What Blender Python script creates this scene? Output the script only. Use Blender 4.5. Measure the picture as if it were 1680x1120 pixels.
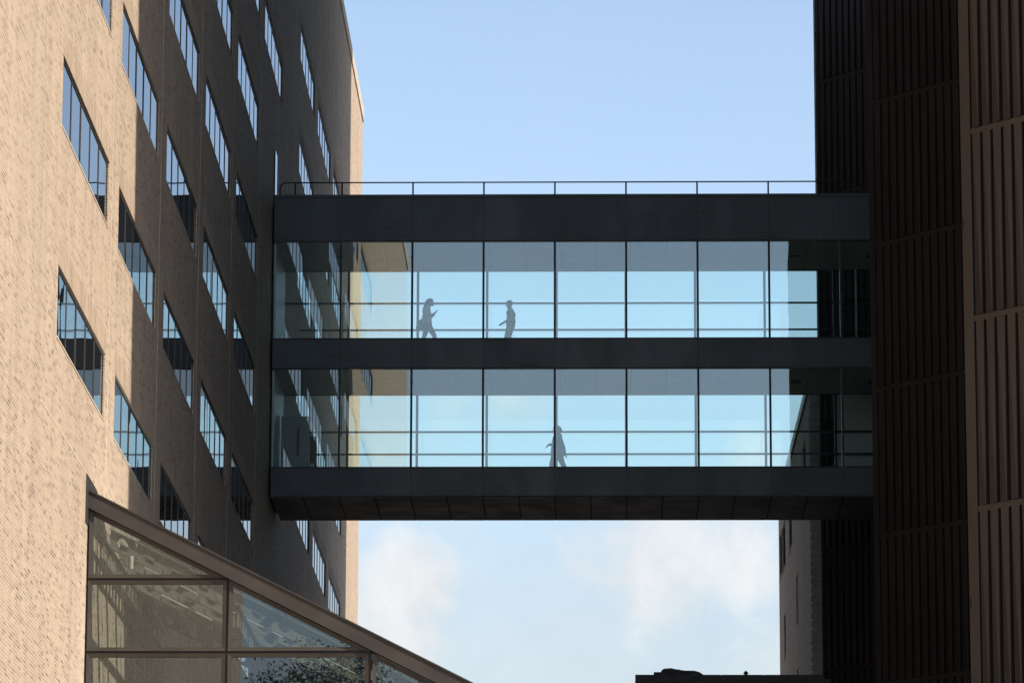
import bpy, math, random
from mathutils import Vector, Matrix
random.seed(7)
R = math.radians
for o in list(bpy.data.objects):
    bpy.data.objects.remove(o)
scene = bpy.context.scene
COL = scene.collection

# ------------------------------------------------------------ camera
YAW, PITCH, ROLL = -0.0161744, 0.2107162, 0.0027457
fw = Vector((math.sin(YAW)*math.cos(PITCH), math.cos(YAW)*math.cos(PITCH), math.sin(PITCH)))
rt = Vector((math.cos(YAW), -math.sin(YAW), 0))
up = rt.cross(fw)
rx = rt*math.cos(ROLL) + up*math.sin(ROLL)
uy = up*math.cos(ROLL) - rt*math.sin(ROLL)
cam = bpy.data.cameras.new('camera')
cam.sensor_width = 36
cam.lens = 7158.7/1680*36
cam.clip_start = 0.5
cam.clip_end = 5000
co = bpy.data.objects.new('camera', cam)
COL.objects.link(co)
m = Matrix((rx, uy, -fw)).transposed().to_4x4()
co.matrix_world = m
scene.camera = co

# ------------------------------------------------------------ light, sky, exposure
SUN_AZ = R(119)        # clockwise from +Y : from the right, a little behind the camera
SUN_EL = R(38)
sl = bpy.data.lights.new('sun', 'SUN')
sl.energy = 5.0
sl.angle = R(0.53)
sl.color = (1.0, 0.835, 0.66)
so = bpy.data.objects.new('sun', sl)
COL.objects.link(so)
sdir = Vector((math.sin(SUN_AZ)*math.cos(SUN_EL), math.cos(SUN_AZ)*math.cos(SUN_EL), math.sin(SUN_EL)))
so.rotation_euler = sdir.to_track_quat('Z', 'Y').to_euler()
so.location = sdir*200

scene.view_settings.view_transform = 'Standard'
scene.view_settings.look = 'None'
scene.view_settings.gamma = 1
scene.view_settings.exposure = 0.45
scene.view_settings.use_curve_mapping = False

world = bpy.data.worlds.new('World')
scene.world = world
world.use_nodes = True
wt = world.node_tree
for n in list(wt.nodes):
    wt.nodes.remove(n)


class NT:
    """tiny helper for wiring nodes"""
    def __init__(s, t):
        s.t = t

    def n(s, typ, **k):
        nd = s.t.nodes.new(typ)
        for a, b in k.items():
            if a.startswith('_'):
                setattr(nd, a[1:], b)
        return nd

    def link(s, a, b):
        s.t.links.new(a, b)

    def set(s, sock, v):
        if isinstance(v, bpy.types.NodeSocket):
            s.t.links.new(v, sock)
        else:
            sock.default_value = v

    def math(s, op, a, b=0.0, clamp=False):
        nd = s.t.nodes.new('ShaderNodeMath')
        nd.operation = op
        nd.use_clamp = clamp
        s.set(nd.inputs[0], a)
        s.set(nd.inputs[1], b)
        return nd.outputs[0]

    def vmath(s, op, a, b=None, out=0):
        nd = s.t.nodes.new('ShaderNodeVectorMath')
        nd.operation = op
        s.set(nd.inputs[0], a)
        if b is not None:
            s.set(nd.inputs[1], b)
        return nd.outputs['Value'] if op in ('DOT_PRODUCT', 'LENGTH', 'DISTANCE') else nd.outputs[0]

    def noise(s, vec, scale, detail=4, rough=0.55, dist=0.0):
        nd = s.t.nodes.new('ShaderNodeTexNoise')
        nd.inputs['Scale'].default_value = scale
        nd.inputs['Detail'].default_value = detail
        nd.inputs['Roughness'].default_value = rough
        nd.inputs['Distortion'].default_value = dist
        if vec is not None:
            s.link(vec, nd.inputs['Vector'])
        return nd.outputs['Fac']

    def ramp(s, fac, stops, interp='LINEAR'):
        nd = s.t.nodes.new('ShaderNodeValToRGB')
        nd.color_ramp.interpolation = interp
        el = nd.color_ramp.elements
        while len(el) > 1:
            el.remove(el[-1])
        el[0].position = stops[0][0]
        el[0].color = tuple(stops[0][1])+(1,)
        for p, c in stops[1:]:
            e = el.new(p)
            e.color = tuple(c)+(1,)
        s.set(nd.inputs[0], fac)
        return nd.outputs[0]

    def mapr(s, v, a, b, c=0.0, d=1.0, smooth=True):
        nd = s.t.nodes.new('ShaderNodeMapRange')
        nd.interpolation_type = 'SMOOTHSTEP' if smooth else 'LINEAR'
        s.set(nd.inputs[0], v)
        nd.inputs[1].default_value = a
        nd.inputs[2].default_value = b
        nd.inputs[3].default_value = c
        nd.inputs[4].default_value = d
        return nd.outputs[0]

    def mix(s, f, a, b, mode='MIX'):
        nd = s.t.nodes.new('ShaderNodeMix')
        nd.data_type = 'RGBA'
        nd.blend_type = mode
        s.set(nd.inputs[0], f)
        for sock, v in ((nd.inputs[6], a), (nd.inputs[7], b)):
            if isinstance(v, bpy.types.NodeSocket):
                s.link(v, sock)
            else:
                sock.default_value = tuple(v)+(1,)
        return nd.outputs[2]

    def bump(s, h, strength, dist):
        nd = s.t.nodes.new('ShaderNodeBump')
        nd.inputs['Strength'].default_value = strength
        nd.inputs['Distance'].default_value = dist
        s.link(h, nd.inputs['Height'])
        return nd.outputs[0]


w = NT(wt)
sky = wt.nodes.new('ShaderNodeTexSky')
sky.sky_type = 'NISHITA'
sky.sun_disc = False
sky.sun_elevation = SUN_EL
sky.sun_rotation = SUN_AZ
sky.altitude = 50
sky.air_density = 1.0
sky.dust_density = 1.2
sky.ozone_density = 1.6
tc = wt.nodes.new('ShaderNodeTexCoord')
dirv = tc.outputs['Generated']
sep = wt.nodes.new('ShaderNodeSeparateXYZ')
w.link(dirv, sep.inputs[0])
elev = sep.outputs[2]
# clouds: soft banks of cumulus at fixed directions, and thin cover round the whole sky
blobs = [((-0.0395, 0.9873, 0.1542), 0.016), ((-0.0437, 0.9887, 0.1431), 0.022), ((-0.060, 0.9870, 0.150), 0.020),
         ((0.0176, 0.987, 0.1598), 0.026), ((0.0009, 0.9874, 0.1600), 0.014), ((0.0344, 0.9861, 0.1605), 0.018),
         ((0.040, 0.982, 0.1790), 0.014), ((-0.015, 0.9806, 0.1975), 0.013), ((-0.030, 0.9806, 0.1955), 0.011),
         ((0.01, 0.99, 0.128), 0.030), ((-0.02, 0.99, 0.122), 0.030), ((0.045, 0.99, 0.130), 0.030)]
amps = [1.0, .85, .8, .85, .7, .8, .75, .7, .55, .55, .55, .6]
mask = None
for (c, r), a in zip(blobs, amps):
    v = Vector(c).normalized()
    dd = w.vmath('DISTANCE', dirv, tuple(v))
    k = w.mapr(dd, r*1.45, r*0.15, 0, a)
    mask = k if mask is None else w.math('MAXIMUM', mask, k)
n1 = w.noise(dirv, 55, 6, 0.6, 0.4)
n2 = w.noise(dirv, 5.0, 6, 0.55, 0.2)
wide = w.mapr(n2, 0.46, 0.72, 0, 0.5)
wide = w.math('MULTIPLY', wide, w.mapr(w.vmath('DISTANCE', dirv, (0, .98, .2)), 0.12, 0.4))
mm = w.math('ADD', mask, w.math('MULTIPLY', w.math('SUBTRACT', n1, 0.5), 0.95))
mm = w.mapr(mm, 0.12, 1.05, 0, 0.82)
mm = w.math('MULTIPLY', mm, w.mapr(mask, 0.02, 0.3))
mm = w.math('MAXIMUM', mm, wide)
n3 = w.noise(dirv, 24, 5, 0.6, 0.3)
thin = w.math('MULTIPLY', w.mapr(elev, 0.24, 0.08, 0.02, 0.48), w.mapr(n3, 0.25, 0.75, 0.55, 1.1))
mm = w.math('MAXIMUM', mm, thin)
SKYGAIN = (1.12, 1.03, 0.95)
skyc = w.mix(1.0, sky.outputs[0], SKYGAIN, 'MULTIPLY')
# sky gain by elevation: low sky raised, overhead sky dimmed to darken shaded walls
elev_gain = w.ramp(elev, [(0.0, (.40,)*3), (0.10, (.45,)*3), (0.15, (.53,)*3), (0.20, (.68,)*3), (0.28, (.68,)*3), (0.66, (.19,)*3)])
elev_gain = w.mix(1.0, elev_gain, (2.95, 2.95, 2.95), 'MULTIPLY')
skyc = w.mix(1.0, skyc, elev_gain, 'MULTIPLY')
shade = w.mapr(n1, 0.3, 0.75, 0.90, 1.06)
cl = w.mix(1.0, (8.0, 7.85, 7.75), shade, 'MULTIPLY')
final = w.mix(mm, skyc, cl)
bg = wt.nodes.new('ShaderNodeBackground')
bg.inputs['Strength'].default_value = 0.085
w.link(final, bg.inputs[0])
wo = wt.nodes.new('ShaderNodeOutputWorld')
w.link(bg.outputs[0], wo.inputs[0])

if scene.render.engine == 'CYCLES' or True:
    try:
        scene.cycles.max_bounces = 10
        scene.cycles.diffuse_bounces = 3
        scene.cycles.glossy_bounces = 5
        scene.cycles.transparent_max_bounces = 24
        scene.cycles.transmission_bounces = 6
        scene.cycles.sample_clamp_indirect = 6
    except Exception:
        pass


# ------------------------------------------------------------ materials
def new_mat(name):
    mt = bpy.data.materials.new(name)
    mt.use_nodes = True
    t = mt.node_tree
    for n in list(t.nodes):
        t.nodes.remove(n)
    out = t.nodes.new('ShaderNodeOutputMaterial')
    return mt, NT(t), out


def principled(nt, out, col, rough, metallic=0.0, normal=None, spec=0.5):
    p = nt.t.nodes.new('ShaderNodeBsdfPrincipled')
    if isinstance(col, bpy.types.NodeSocket):
        nt.link(col, p.inputs['Base Color'])
    else:
        p.inputs['Base Color'].default_value = tuple(col)+(1,)
    nt.set(p.inputs['Roughness'], rough)
    p.inputs['Metallic'].default_value = metallic
    p.inputs['Specular IOR Level'].default_value = spec
    if normal is not None:
        nt.link(normal, p.inputs['Normal'])
    nt.link(p.outputs[0], out.inputs[0])
    return p


def simple(name, col, rough=0.6, metallic=0.0, var=0.15, scale=2.0, spec=0.5, stretch=None):
    """plain paint or metal with slight uneven tone and dirt"""
    mt, nt, out = new_mat(name)
    g = nt.t.nodes.new('ShaderNodeNewGeometry')
    pos = g.outputs['Position']
    if stretch:
        pos = nt.vmath('MULTIPLY', pos, stretch)
    f = nt.noise(pos, scale, 6, 0.6)
    lo = [c*(1-var) for c in col]
    hi = [min(1, c*(1+var)) for c in col]
    c = nt.ramp(f, [(0.3, lo), (0.7, hi)])
    r = nt.mapr(nt.noise(pos, scale*2.3, 4), 0.3, 0.7, rough*0.85, min(1, rough*1.15))
    principled(nt, out, c, r, metallic, None, spec)
    return mt


def facade_coords(nt):
    """length along the wall and height, chosen by which way the wall faces"""
    g = nt.t.nodes.new('ShaderNodeNewGeometry')
    s = nt.t.nodes.new('ShaderNodeSeparateXYZ')
    nt.link(g.outputs['Position'], s.inputs[0])
    sn = nt.t.nodes.new('ShaderNodeSeparateXYZ')
    nt.link(g.outputs['Normal'], sn.inputs[0])
    f = nt.math('GREATER_THAN', nt.math('ABSOLUTE', sn.outputs[0]), 0.5)
    a = nt.math('ADD', nt.math('MULTIPLY', f, s.outputs[1]), nt.math('MULTIPLY', nt.math('SUBTRACT', 1.0, f), s.outputs[0]))
    c = nt.t.nodes.new('ShaderNodeCombineXYZ')
    nt.link(a, c.inputs[0])
    nt.link(s.outputs[2], c.inputs[1])
    return c.outputs[0], a, s.outputs[2], g.outputs['Position']


def brick_mat(name, stops, mortar, bw=0.38, rh=0.068, vertical=False, bumpk=0.8):
    mt, nt, out = new_mat(name)
    vec, along, z, pos = facade_coords(nt)
    if vertical:
        c = nt.t.nodes.new('ShaderNodeCombineXYZ')
        nt.link(z, c.inputs[0])
        nt.link(along, c.inputs[1])
        vec = c.outputs[0]
    b = nt.t.nodes.new('ShaderNodeTexBrick')
    b.offset = 0.5
    b.inputs['Scale'].default_value = 1
    b.inputs['Brick Width'].default_value = bw
    b.inputs['Row Height'].default_value = rh
    b.inputs['Mortar Size'].default_value = 0.0075
    b.inputs['Mortar Smooth'].default_value = 0.3
    b.inputs['Bias'].default_value = 0
    b.inputs['Color1'].default_value = (0, 0, 0, 1)
    b.inputs['Color2'].default_value = (1, 1, 1, 1)
    b.inputs['Mortar'].default_value = (0.5, 0.5, 0.5, 1)
    nt.link(vec, b.inputs['Vector'])
    tone = nt.ramp(b.outputs['Color'], stops)
    big = nt.noise(pos, 0.22, 5, 0.6)
    tone = nt.mix(nt.mapr(big, 0.35, 0.7, 0.0, 0.45), tone, stops[len(stops)//2][1])
    streakp = nt.vmath('MULTIPLY', pos, (1, 1.4, 0.12))
    st = nt.mapr(nt.noise(streakp, 1.3, 5, 0.6), 0.35, 0.75, 1.05, 0.82)
    tone = nt.mix(1.0, tone, st, 'MULTIPLY')
    grain = nt.mapr(nt.noise(pos, 38, 3, 0.7), 0.3, 0.7, 0.88, 1.10)
    tone = nt.mix(1.0, tone, grain, 'MULTIPLY')
    colr = nt.mix(b.outputs['Fac'], tone, mortar)
    # bricks sit slightly uneven in depth
    h = nt.math('ADD', nt.math('MULTIPLY', nt.math('SUBTRACT', 1.0, b.outputs['Fac']), 1.0),
                nt.math('MULTIPLY', b.outputs['Color'], 0.5))
    h = nt.math('ADD', h, nt.math('MULTIPLY', nt.noise(pos, 30, 3), 0.4))
    bp_ = nt.bump(h, bumpk, 0.008)
    principled(nt, out, colr, 0.85, 0, bp_, 0.25)
    return mt


BUFF = [(0.0, (0.23, 0.175, 0.155)), (0.12, (0.315, 0.25, 0.212)), (0.30, (0.39, 0.32, 0.262)), (0.7, (0.44, 0.366, 0.300)), (1.0, (0.475, 0.405, 0.335))]
M_BRICK = brick_mat('buff_brick', BUFF, (0.62, 0.56, 0.475))
M_SOLDIER = brick_mat('buff_brick_on_end', BUFF, (0.54, 0.47, 0.39), vertical=True)
PALE = [(0.0, (0.48, 0.42, 0.40)), (0.4, (0.60, 0.55, 0.53)), (1.0, (0.70, 0.66, 0.64))]
M_PALE = brick_mat('pale_grey_brick', PALE, (0.42, 0.39, 0.37), bumpk=0.5)
M_JOINT = simple('sealant', (0.62, 0.55, 0.45), 0.7, var=0.12)
M_CONC = simple('concrete_coping', (0.52, 0.47, 0.40), 0.8, var=0.2, scale=1.5)
M_FRAME = simple('window_frame_bronze', (0.060, 0.052, 0.047), 0.45, 0.3, 0.2)
def metal_band(name, col):
    mt, nt, out = new_mat(name)
    g = nt.t.nodes.new('ShaderNodeNewGeometry')
    pos = g.outputs['Position']
    f = nt.noise(nt.vmath('MULTIPLY', pos, (1, 1, 0.4)), 0.7, 5, 0.6)
    c = nt.ramp(f, [(0.3, [x*.9 for x in col]), (0.7, [x*1.1 for x in col])])
    drip = nt.mapr(nt.noise(nt.vmath('MULTIPLY', pos, (5.5, 1, 0.5)), 1.6, 4, 0.6), 0.60, 0.80)
    c = nt.mix(nt.math('MULTIPLY', drip, 0.45), c, [x*2.0+.02 for x in col])
    sc = nt.mapr(nt.noise(nt.vmath('MULTIPLY', pos, (0.8, 1, 14)), 1.3, 3, 0.6), 0.70, 0.76)
    c = nt.mix(nt.math('MULTIPLY', sc, 0.35), c, [x*2.2+.02 for x in col])
    dirt = nt.mapr(nt.noise(nt.vmath('MULTIPLY', pos, (0.45, 1, 3.0)), 1.0, 4, 0.6), 0.5, 0.75)
    c = nt.mix(nt.math('MULTIPLY', dirt, 0.5), c, [x*.45 for x in col])
    principled(nt, out, c, nt.mapr(f, .3, .7, .36, .5), 0.1, None, 0.5)
    return mt


M_FASCIA = metal_band('fascia_blue_grey', (0.049, 0.067, 0.077))
M_FASCIA2 = metal_band('fascia_blue_grey_cooler', (0.045, 0.065, 0.077))
M_SOFFIT = simple('soffit_metal', (0.11, 0.13, 0.14), 0.6, 0.1, 0.08, 0.5)
M_DARK = simple('black_metal', (0.012, 0.013, 0.015), 0.45, 0.2, 0.2)
M_RIB = simple('ribbed_bronze_cladding', (0.056, 0.048, 0.044), 0.40, 0.25, 0.2, 0.5, stretch=(1, 1, 0.3))
M_RIBBACK = simple('groove_backing', (0.010, 0.010, 0.010), 0.8)
M_CANFR = simple('canopy_bronze', (0.046, 0.042, 0.037), 0.45, 0.25, 0.22, 1.3)
M_CANBEAM = simple('canopy_edge_beam', (0.046, 0.041, 0.038), 0.5, 0.2, 0.25, 1.2)
M_STEEL = simple('cream_steelwork', (0.20, 0.20, 0.19), 0.5, 0.1, 0.15)
M_WHITE = simple('off_white_paint', (0.72, 0.70, 0.66), 0.5, 0, 0.08)
M_CEIL = simple('ceiling_tile', (0.42, 0.44, 0.43), 0.8, 0, 0.08)
M_FLOOR = simple('corridor_carpet', (0.12, 0.13, 0.14), 0.9, 0, 0.15)
M_ROOF = simple('roof_felt', (0.10, 0.10, 0.10), 0.9, 0, 0.2)
M_PANEL = simple('grey_wall_panel', (0.70, 0.76, 0.80), 0.5, 0, 0.08)
M_DOOR = simple('grey_door', (0.34, 0.37, 0.38), 0.5, 0, 0.08)
M_WING = simple('dark_parapet_panel', (0.09, 0.09, 0.095), 0.6, 0, 0.2)
M_BLIND = simple('louvre_blind', (0.30, 0.30, 0.29), 0.6, 0, 0.1)
M_BARK = simple('bark', (0.10, 0.08, 0.06), 0.9, 0, 0.3, 5)
M_RAILIN = simple('rail_steel', (0.03, 0.035, 0.045), 0.4, 0.4, 0.1)


def leaf_mat():
    mt, nt, out = new_mat('foliage')
    g = nt.t.nodes.new('ShaderNodeNewGeometry')
    c = nt.ramp(g.outputs['Random Per Island'], [(0, (0.045, 0.07, 0.025)), (0.5, (0.065, 0.10, 0.035)), (1, (0.09, 0.125, 0.045))])
    principled(nt, out, c, 0.6, 0, None, 0.3)
    return mt


M_LEAF = leaf_mat()


def reflective_pane():
    """dark, tinted office glazing, strongly mirrored at a glancing view, with slightly wavy panes"""
    mt, nt, out = new_mat('mirrored_window_glass')
    g = nt.t.nodes.new('ShaderNodeNewGeometry')
    oi = nt.t.nodes.new('ShaderNodeObjectInfo')
    off = nt.vmath('ADD', g.outputs['Position'], nt.vmath('SCALE', oi.outputs['Location']))
    h = nt.noise(nt.vmath('MULTIPLY', g.outputs['Position'], (1, 0.9, 0.9)), 0.9, 1, 0.4)
    b = nt.bump(h, 0.35, 0.006)
    gl = nt.t.nodes.new('ShaderNodeBsdfGlossy')
    gl.inputs['Roughness'].default_value = 0.004
    gl.inputs['Color'].default_value = (0.90, 0.93, 0.98, 1)
    nt.link(b, gl.inputs['Normal'])
    df = nt.t.nodes.new('ShaderNodeBsdfDiffuse')
    df.inputs['Color'].default_value = (0.012, 0.014, 0.016, 1)
    lw = nt.t.nodes.new('ShaderNodeFresnel')
    lw.inputs['IOR'].default_value = 2.5
    mx = nt.t.nodes.new('ShaderNodeMixShader')
    nt.link(lw.outputs[0], mx.inputs[0])
    nt.link(df.outputs[0], mx.inputs[1])
    nt.link(gl.outputs[0], mx.inputs[2])
    nt.link(mx.outputs[0], out.inputs[0])
    return mt


def clear_pane(name, tint, refl, wave=0.3, wscale=0.45, gcol=(0.85, 0.95, 1.0), rough=0.0):
    """thin see-through pane: both faces of the thin box pass light and mirror a share of it"""
    mt, nt, out = new_mat(name)
    g = nt.t.nodes.new('ShaderNodeNewGeometry')
    oi = nt.t.nodes.new('ShaderNodeObjectInfo')
    rnd = nt.t.nodes.new('ShaderNodeCombineXYZ')
    nt.link(nt.math('MULTIPLY', oi.outputs['Random'], 40.0), rnd.inputs[0])
    pos = nt.vmath('ADD', g.outputs['Position'], rnd.outputs[0])
    h = nt.noise(pos, wscale, 2, 0.35)
    b = nt.bump(h, wave, 0.02)
    gl = nt.t.nodes.new('ShaderNodeBsdfGlossy')
    gl.inputs['Roughness'].default_value = rough
    gl.inputs['Color'].default_value = gcol+(1,)
    nt.link(b, gl.inputs['Normal'])
    tr = nt.t.nodes.new('ShaderNodeBsdfTransparent')
    tr.inputs['Color'].default_value = tint+(1,)
    fr = nt.t.nodes.new('ShaderNodeFresnel')
    fr.inputs['IOR'].default_value = 1.45
    f = nt.math('ADD', nt.math('MULTIPLY', fr.outputs[0], 0.9), refl, True)
    mx = nt.t.nodes.new('ShaderNodeMixShader')
    nt.link(f, mx.inputs[0])
    nt.link(tr.outputs[0], mx.inputs[1])
    nt.link(gl.outputs[0], mx.inputs[2])
    nt.link(mx.outputs[0], out.inputs[0])
    return mt


M_PANE = reflective_pane()
M_BGLASS = clear_pane('bridge_glass', (0.905, 0.965, 0.96), 0.105, 0.08, 0.4, (0.86, 0.96, 1.0))
M_BGLASS_REAR = clear_pane('bridge_rear_glass', (0.93, 0.985, 0.965), 0.02, 0.2, 0.4)
M_CGLASS = clear_pane('canopy_glass', (0.72, 0.755, 0.76), 0.065, 0.10, 0.5, (0.84, 0.94, 1.0), 0.006)
M_CROOF = clear_pane('canopy_roof_glass', (0.90, 0.93, 0.90), 0.03, 0.1, 0.5)


# ------------------------------------------------------------ mesh helpers
class MB:
    def __init__(s):
        s.v = []
        s.f = []
        s.m = []

    def poly(s, pts, mi=0):
        b = len(s.v)
        s.v += [tuple(p) for p in pts]
        s.f.append(tuple(range(b, b+len(pts))))
        s.m.append(mi)

    def box(s, x0, x1, y0, y1, z0, z1, mi=0):
        b = len(s.v)
        s.v += [(x0, y0, z0), (x1, y0, z0), (x1, y1, z0), (x0, y1, z0), (x0, y0, z1), (x1, y0, z1), (x1, y1, z1), (x0, y1, z1)]
        for q in ((0, 3, 2, 1), (4, 5, 6, 7), (0, 1, 5, 4), (1, 2, 6, 5), (2, 3, 7, 6), (3, 0, 4, 7)):
            s.f.append(tuple(b+i for i in q))
            s.m.append(mi)

    def prism(s, pts, a, b_, fn, mi=0):
        """pts: 2-D outline (counter-clockwise), fn(u, v, w) -> 3-D point"""
        n = len(pts)
        b = len(s.v)
        s.v += [fn(p[0], p[1], a) for p in pts]+[fn(p[0], p[1], b_) for p in pts]
        s.f.append(tuple(b+i for i in reversed(range(n))))
        s.m.append(mi)
        s.f.append(tuple(b+n+i for i in range(n)))
        s.m.append(mi)
        for i in range(n):
            j = (i+1) % n
            s.f.append((b+i, b+j, b+n+j, b+n+i))
            s.m.append(mi)

    def tube(s, p0, p1, r, n=8, r2=None, mi=0):
        p0, p1 = Vector(p0), Vector(p1)
        r2 = r if r2 is None else r2
        d = (p1-p0).normalized()
        a = d.orthogonal().normalized()
        c = d.cross(a)
        b = len(s.v)
        for p, rr in ((p0, r), (p1, r2)):
            for i in range(n):
                t = 2*math.pi*i/n
                s.v.append(tuple(p+a*math.cos(t)*rr+c*math.sin(t)*rr))
        s.f.append(tuple(b+i for i in reversed(range(n))))
        s.m.append(mi)
        s.f.append(tuple(b+n+i for i in range(n)))
        s.m.append(mi)
        for i in range(n):
            j = (i+1) % n
            s.f.append((b+i, b+j, b+n+j, b+n+i))
            s.m.append(mi)

    def mesh(s, name, mats):
        me = bpy.data.meshes.new(name)
        me.from_pydata(s.v, [], s.f)
        mats = mats if isinstance(mats, (list, tuple)) else [mats]
        for mt in mats:
            me.materials.append(mt)
        if len(mats) > 1:
            me.polygons.foreach_set('material_index', s.m)
        me.update()
        return me

    def build(s, name, mats, parent=None, loc=(0, 0, 0), rz=0, smooth=False):
        me = s.mesh(name, mats)
        if smooth:
            for p in me.polygons:
                p.use_smooth = True
        return put(name, me, parent, loc, rz)


def put(name, me, parent=None, loc=(0, 0, 0), rz=0):
    o = bpy.data.objects.new(name, me)
    COL.objects.link(o)
    o.location = loc
    o.rotation_euler = (0, 0, rz)
    if parent is not None:
        o.parent = parent
    return o


def tag(o, label=None, cat=None, group=None, kind=None):
    for k, v in (('label', label), ('category', cat), ('group', group), ('kind', kind)):
        if v:
            o[k] = v
    return o


def thing(name, label, cat, loc=(0, 0, 0), rz=0, group=None):
    o = bpy.data.objects.new(name, None)
    COL.objects.link(o)
    o.location = loc
    o.rotation_euler = (0, 0, rz)
    o.empty_display_size = 0.3
    return tag(o, label, cat, group)


def bx(name, mat, parent, x0, x1, y0, y1, z0, z1, origin=True):
    """one box as its own object"""
    b = MB()
    cx, cy, cz = (x0+x1)/2, (y0+y1)/2, z0
    if origin:
        b.box(x0-cx, x1-cx, y0-cy, y1-cy, 0, z1-z0)
        return b.build(name, mat, parent, (cx, cy, cz))
    b.box(x0, x1, y0, y1, z0, z1)
    return b.build(name, mat, parent)


def XZ(y0):
    return lambda u, v, w_: (u, y0+w_, v)


# ------------------------------------------------------------ ground
GZ = -1.6
mt, nt, out = new_mat('asphalt')
g = nt.t.nodes.new('ShaderNodeNewGeometry')
c = nt.ramp(nt.noise(g.outputs['Position'], 0.6, 8, 0.7), [(0.3, (0.035, 0.035, 0.035)), (0.7, (0.050, 0.050, 0.049))])
principled(nt, out, c, 0.85, 0, nt.bump(nt.noise(g.outputs['Position'], 30, 4), 0.5, 0.01))
M_ASPH = mt
M_PAVE = simple('paving', (0.12, 0.118, 0.11), 0.85, 0, 0.2, 1.5)
b = MB()
b.box(-1500, 1500, -1500, 1500, GZ-0.5, GZ)
tag(b.build('ground', M_ASPH), kind='structure')
b = MB()
b.box(-9.6, -4.6, 30, 84-0.2, GZ-0.2, GZ+0.14)
tag(b.build('pavement', M_PAVE), kind='structure')
b = MB()
b.box(4.5, 7.6, 60, 166, GZ-0.2, GZ+0.14)
tag(b.build('pavement', M_PAVE), kind='structure')

# ------------------------------------------------------------ left brick building
FX = -9.644
YA, YB = 48.5, 186.56
PAR = 50.38
H0, WH, WL = -1.782, 1.349, 8.06
cols = {1: 78.32, 2: 88.33, 3: 98.33, 4: 108.36, 5: 118.36, 6: 128.24, 7: 144.75, 8: 154.80, 9: 164.82}
levels = {1: range(5, 12), 2: range(5, 12), 3: range(5, 12), 4: range(5, 12), 5: range(5, 12),
          6: (10, 11), 7: range(7, 12), 8: range(7, 12), 9: range(7, 12)}
wins = {(c_, k) for c_ in cols for k in levels[c_]}
office = thing('brick_building', 'tall buff brick office block on the left with rows of ribbon windows', 'building', (FX, YA, GZ))
OY, OZ = YA, GZ   # parts are placed relative to the empty


def loc_o(x, y, z):
    return (x-FX, y-OY, z-OZ)


ys = sorted({YA, YB} | {c_ for c_ in cols.values()} | {c_+WL for c_ in cols.values()})
zs = sorted({GZ, PAR-0.55} | {H0+4*k for k in range(5, 12)} | {H0+4*k-WH for k in range(5, 12)})
b = MB()
REC = 0.22
for i in range(len(ys)-1):
    for j in range(len(zs)-1):
        y0, y1, z0, z1 = ys[i], ys[i+1], zs[j], zs[j+1]
        hit = False
        for (c_, k) in wins:
            if abs(cols[c_]-y0) < .01 and abs(H0+4*k-z1) < .01:
                hit = True
        p = [loc_o(FX, y0, z0), loc_o(FX, y1, z0), loc_o(FX, y1, z1), loc_o(FX, y0, z1)]
        if not hit:
            b.poly(p)
        else:
            q = [(a[0]-REC, a[1], a[2]) for a in p]
            for a in range(4):
                c2 = (a+1) % 4
                b.poly([p[a], p[c2], q[c2], q[a]])
            b.poly(q)
# other faces of the block
W0 = -45
for pts in ([(FX, YA, GZ), (FX, YA, PAR-.55), (W0, YA, PAR-.55), (W0, YA, GZ)], [(FX, YB, GZ), (W0, YB, GZ), (W0, YB, PAR-.55), (FX, YB, PAR-.55)],
            [(W0, YA, GZ), (W0, YA, PAR-.55), (W0, YB, PAR-.55), (W0, YB, GZ)]):
    b.poly([loc_o(*p) for p in pts])
b.build('wall', M_BRICK, office)
b = MB()
b.poly([loc_o(FX-.3, YA, PAR-.8), loc_o(FX-.3, YB, PAR-.8), loc_o(W0, YB, PAR-.8), loc_o(W0, YA, PAR-.8)])
b.build('roof', M_ROOF, office)
b = MB()
b.box(-0.45, 0.05, -0.05, YB-YA+0.05, PAR-.55-OZ, PAR-OZ)
b.box(W0-FX, -0.45, -0.05, 0.4, PAR-.55-OZ, PAR-OZ)
b.box(W0-FX, -0.45, YB-YA-0.4, YB-YA+0.05, PAR-.55-OZ, PAR-OZ)
b.build('coping', M_CONC, office)
# vertical control joints: thin sealant strips proud of the brick beside each window column
for c_, y0 in cols.items():
    if c_ == 6:
        continue
    for yj in (y0+WL+0.62,):
        zlo = 4.0 if c_ > 1 else GZ
        bx('control_joint', M_JOINT, office, 0.0, 0.006, yj-OY-0.012, yj-OY+0.012, zlo-OZ, PAR-0.56-OZ)
bx('control_joint', M_JOINT, office, 0.0, 0.006, 76.3-OY, 83.5-OY, 15.25-OZ, 15.275-OZ)
bx('control_joint', M_JOINT, office, 0.0, 0.006, 142.2-OY, 142.225-OY, 4-OZ, PAR-0.56-OZ)

# one window: frame ring and mullions as the part, panes and the soldier course as its sub-parts
FD = 0.028                       # the frame sits this far behind the brick face
fb = MB()
fb.box(-FD-.07, -FD, 0, WL, 0, 0.05)
fb.box(-FD-.07, -FD, 0, WL, WH-0.07, WH-0.03)
fb.box(-FD-.07, -FD, 0, 0.05, 0.05, WH-.07)
fb.box(-FD-.07, -FD, WL-.05, WL, 0.05, WH-.06)
PW = (WL-0.1)/5
for i in range(1, 5):
    fb.box(-FD-.065, -FD+.002, 0.05+PW*i-.026, 0.05+PW*i+.026, 0.05, WH-.06)

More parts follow.
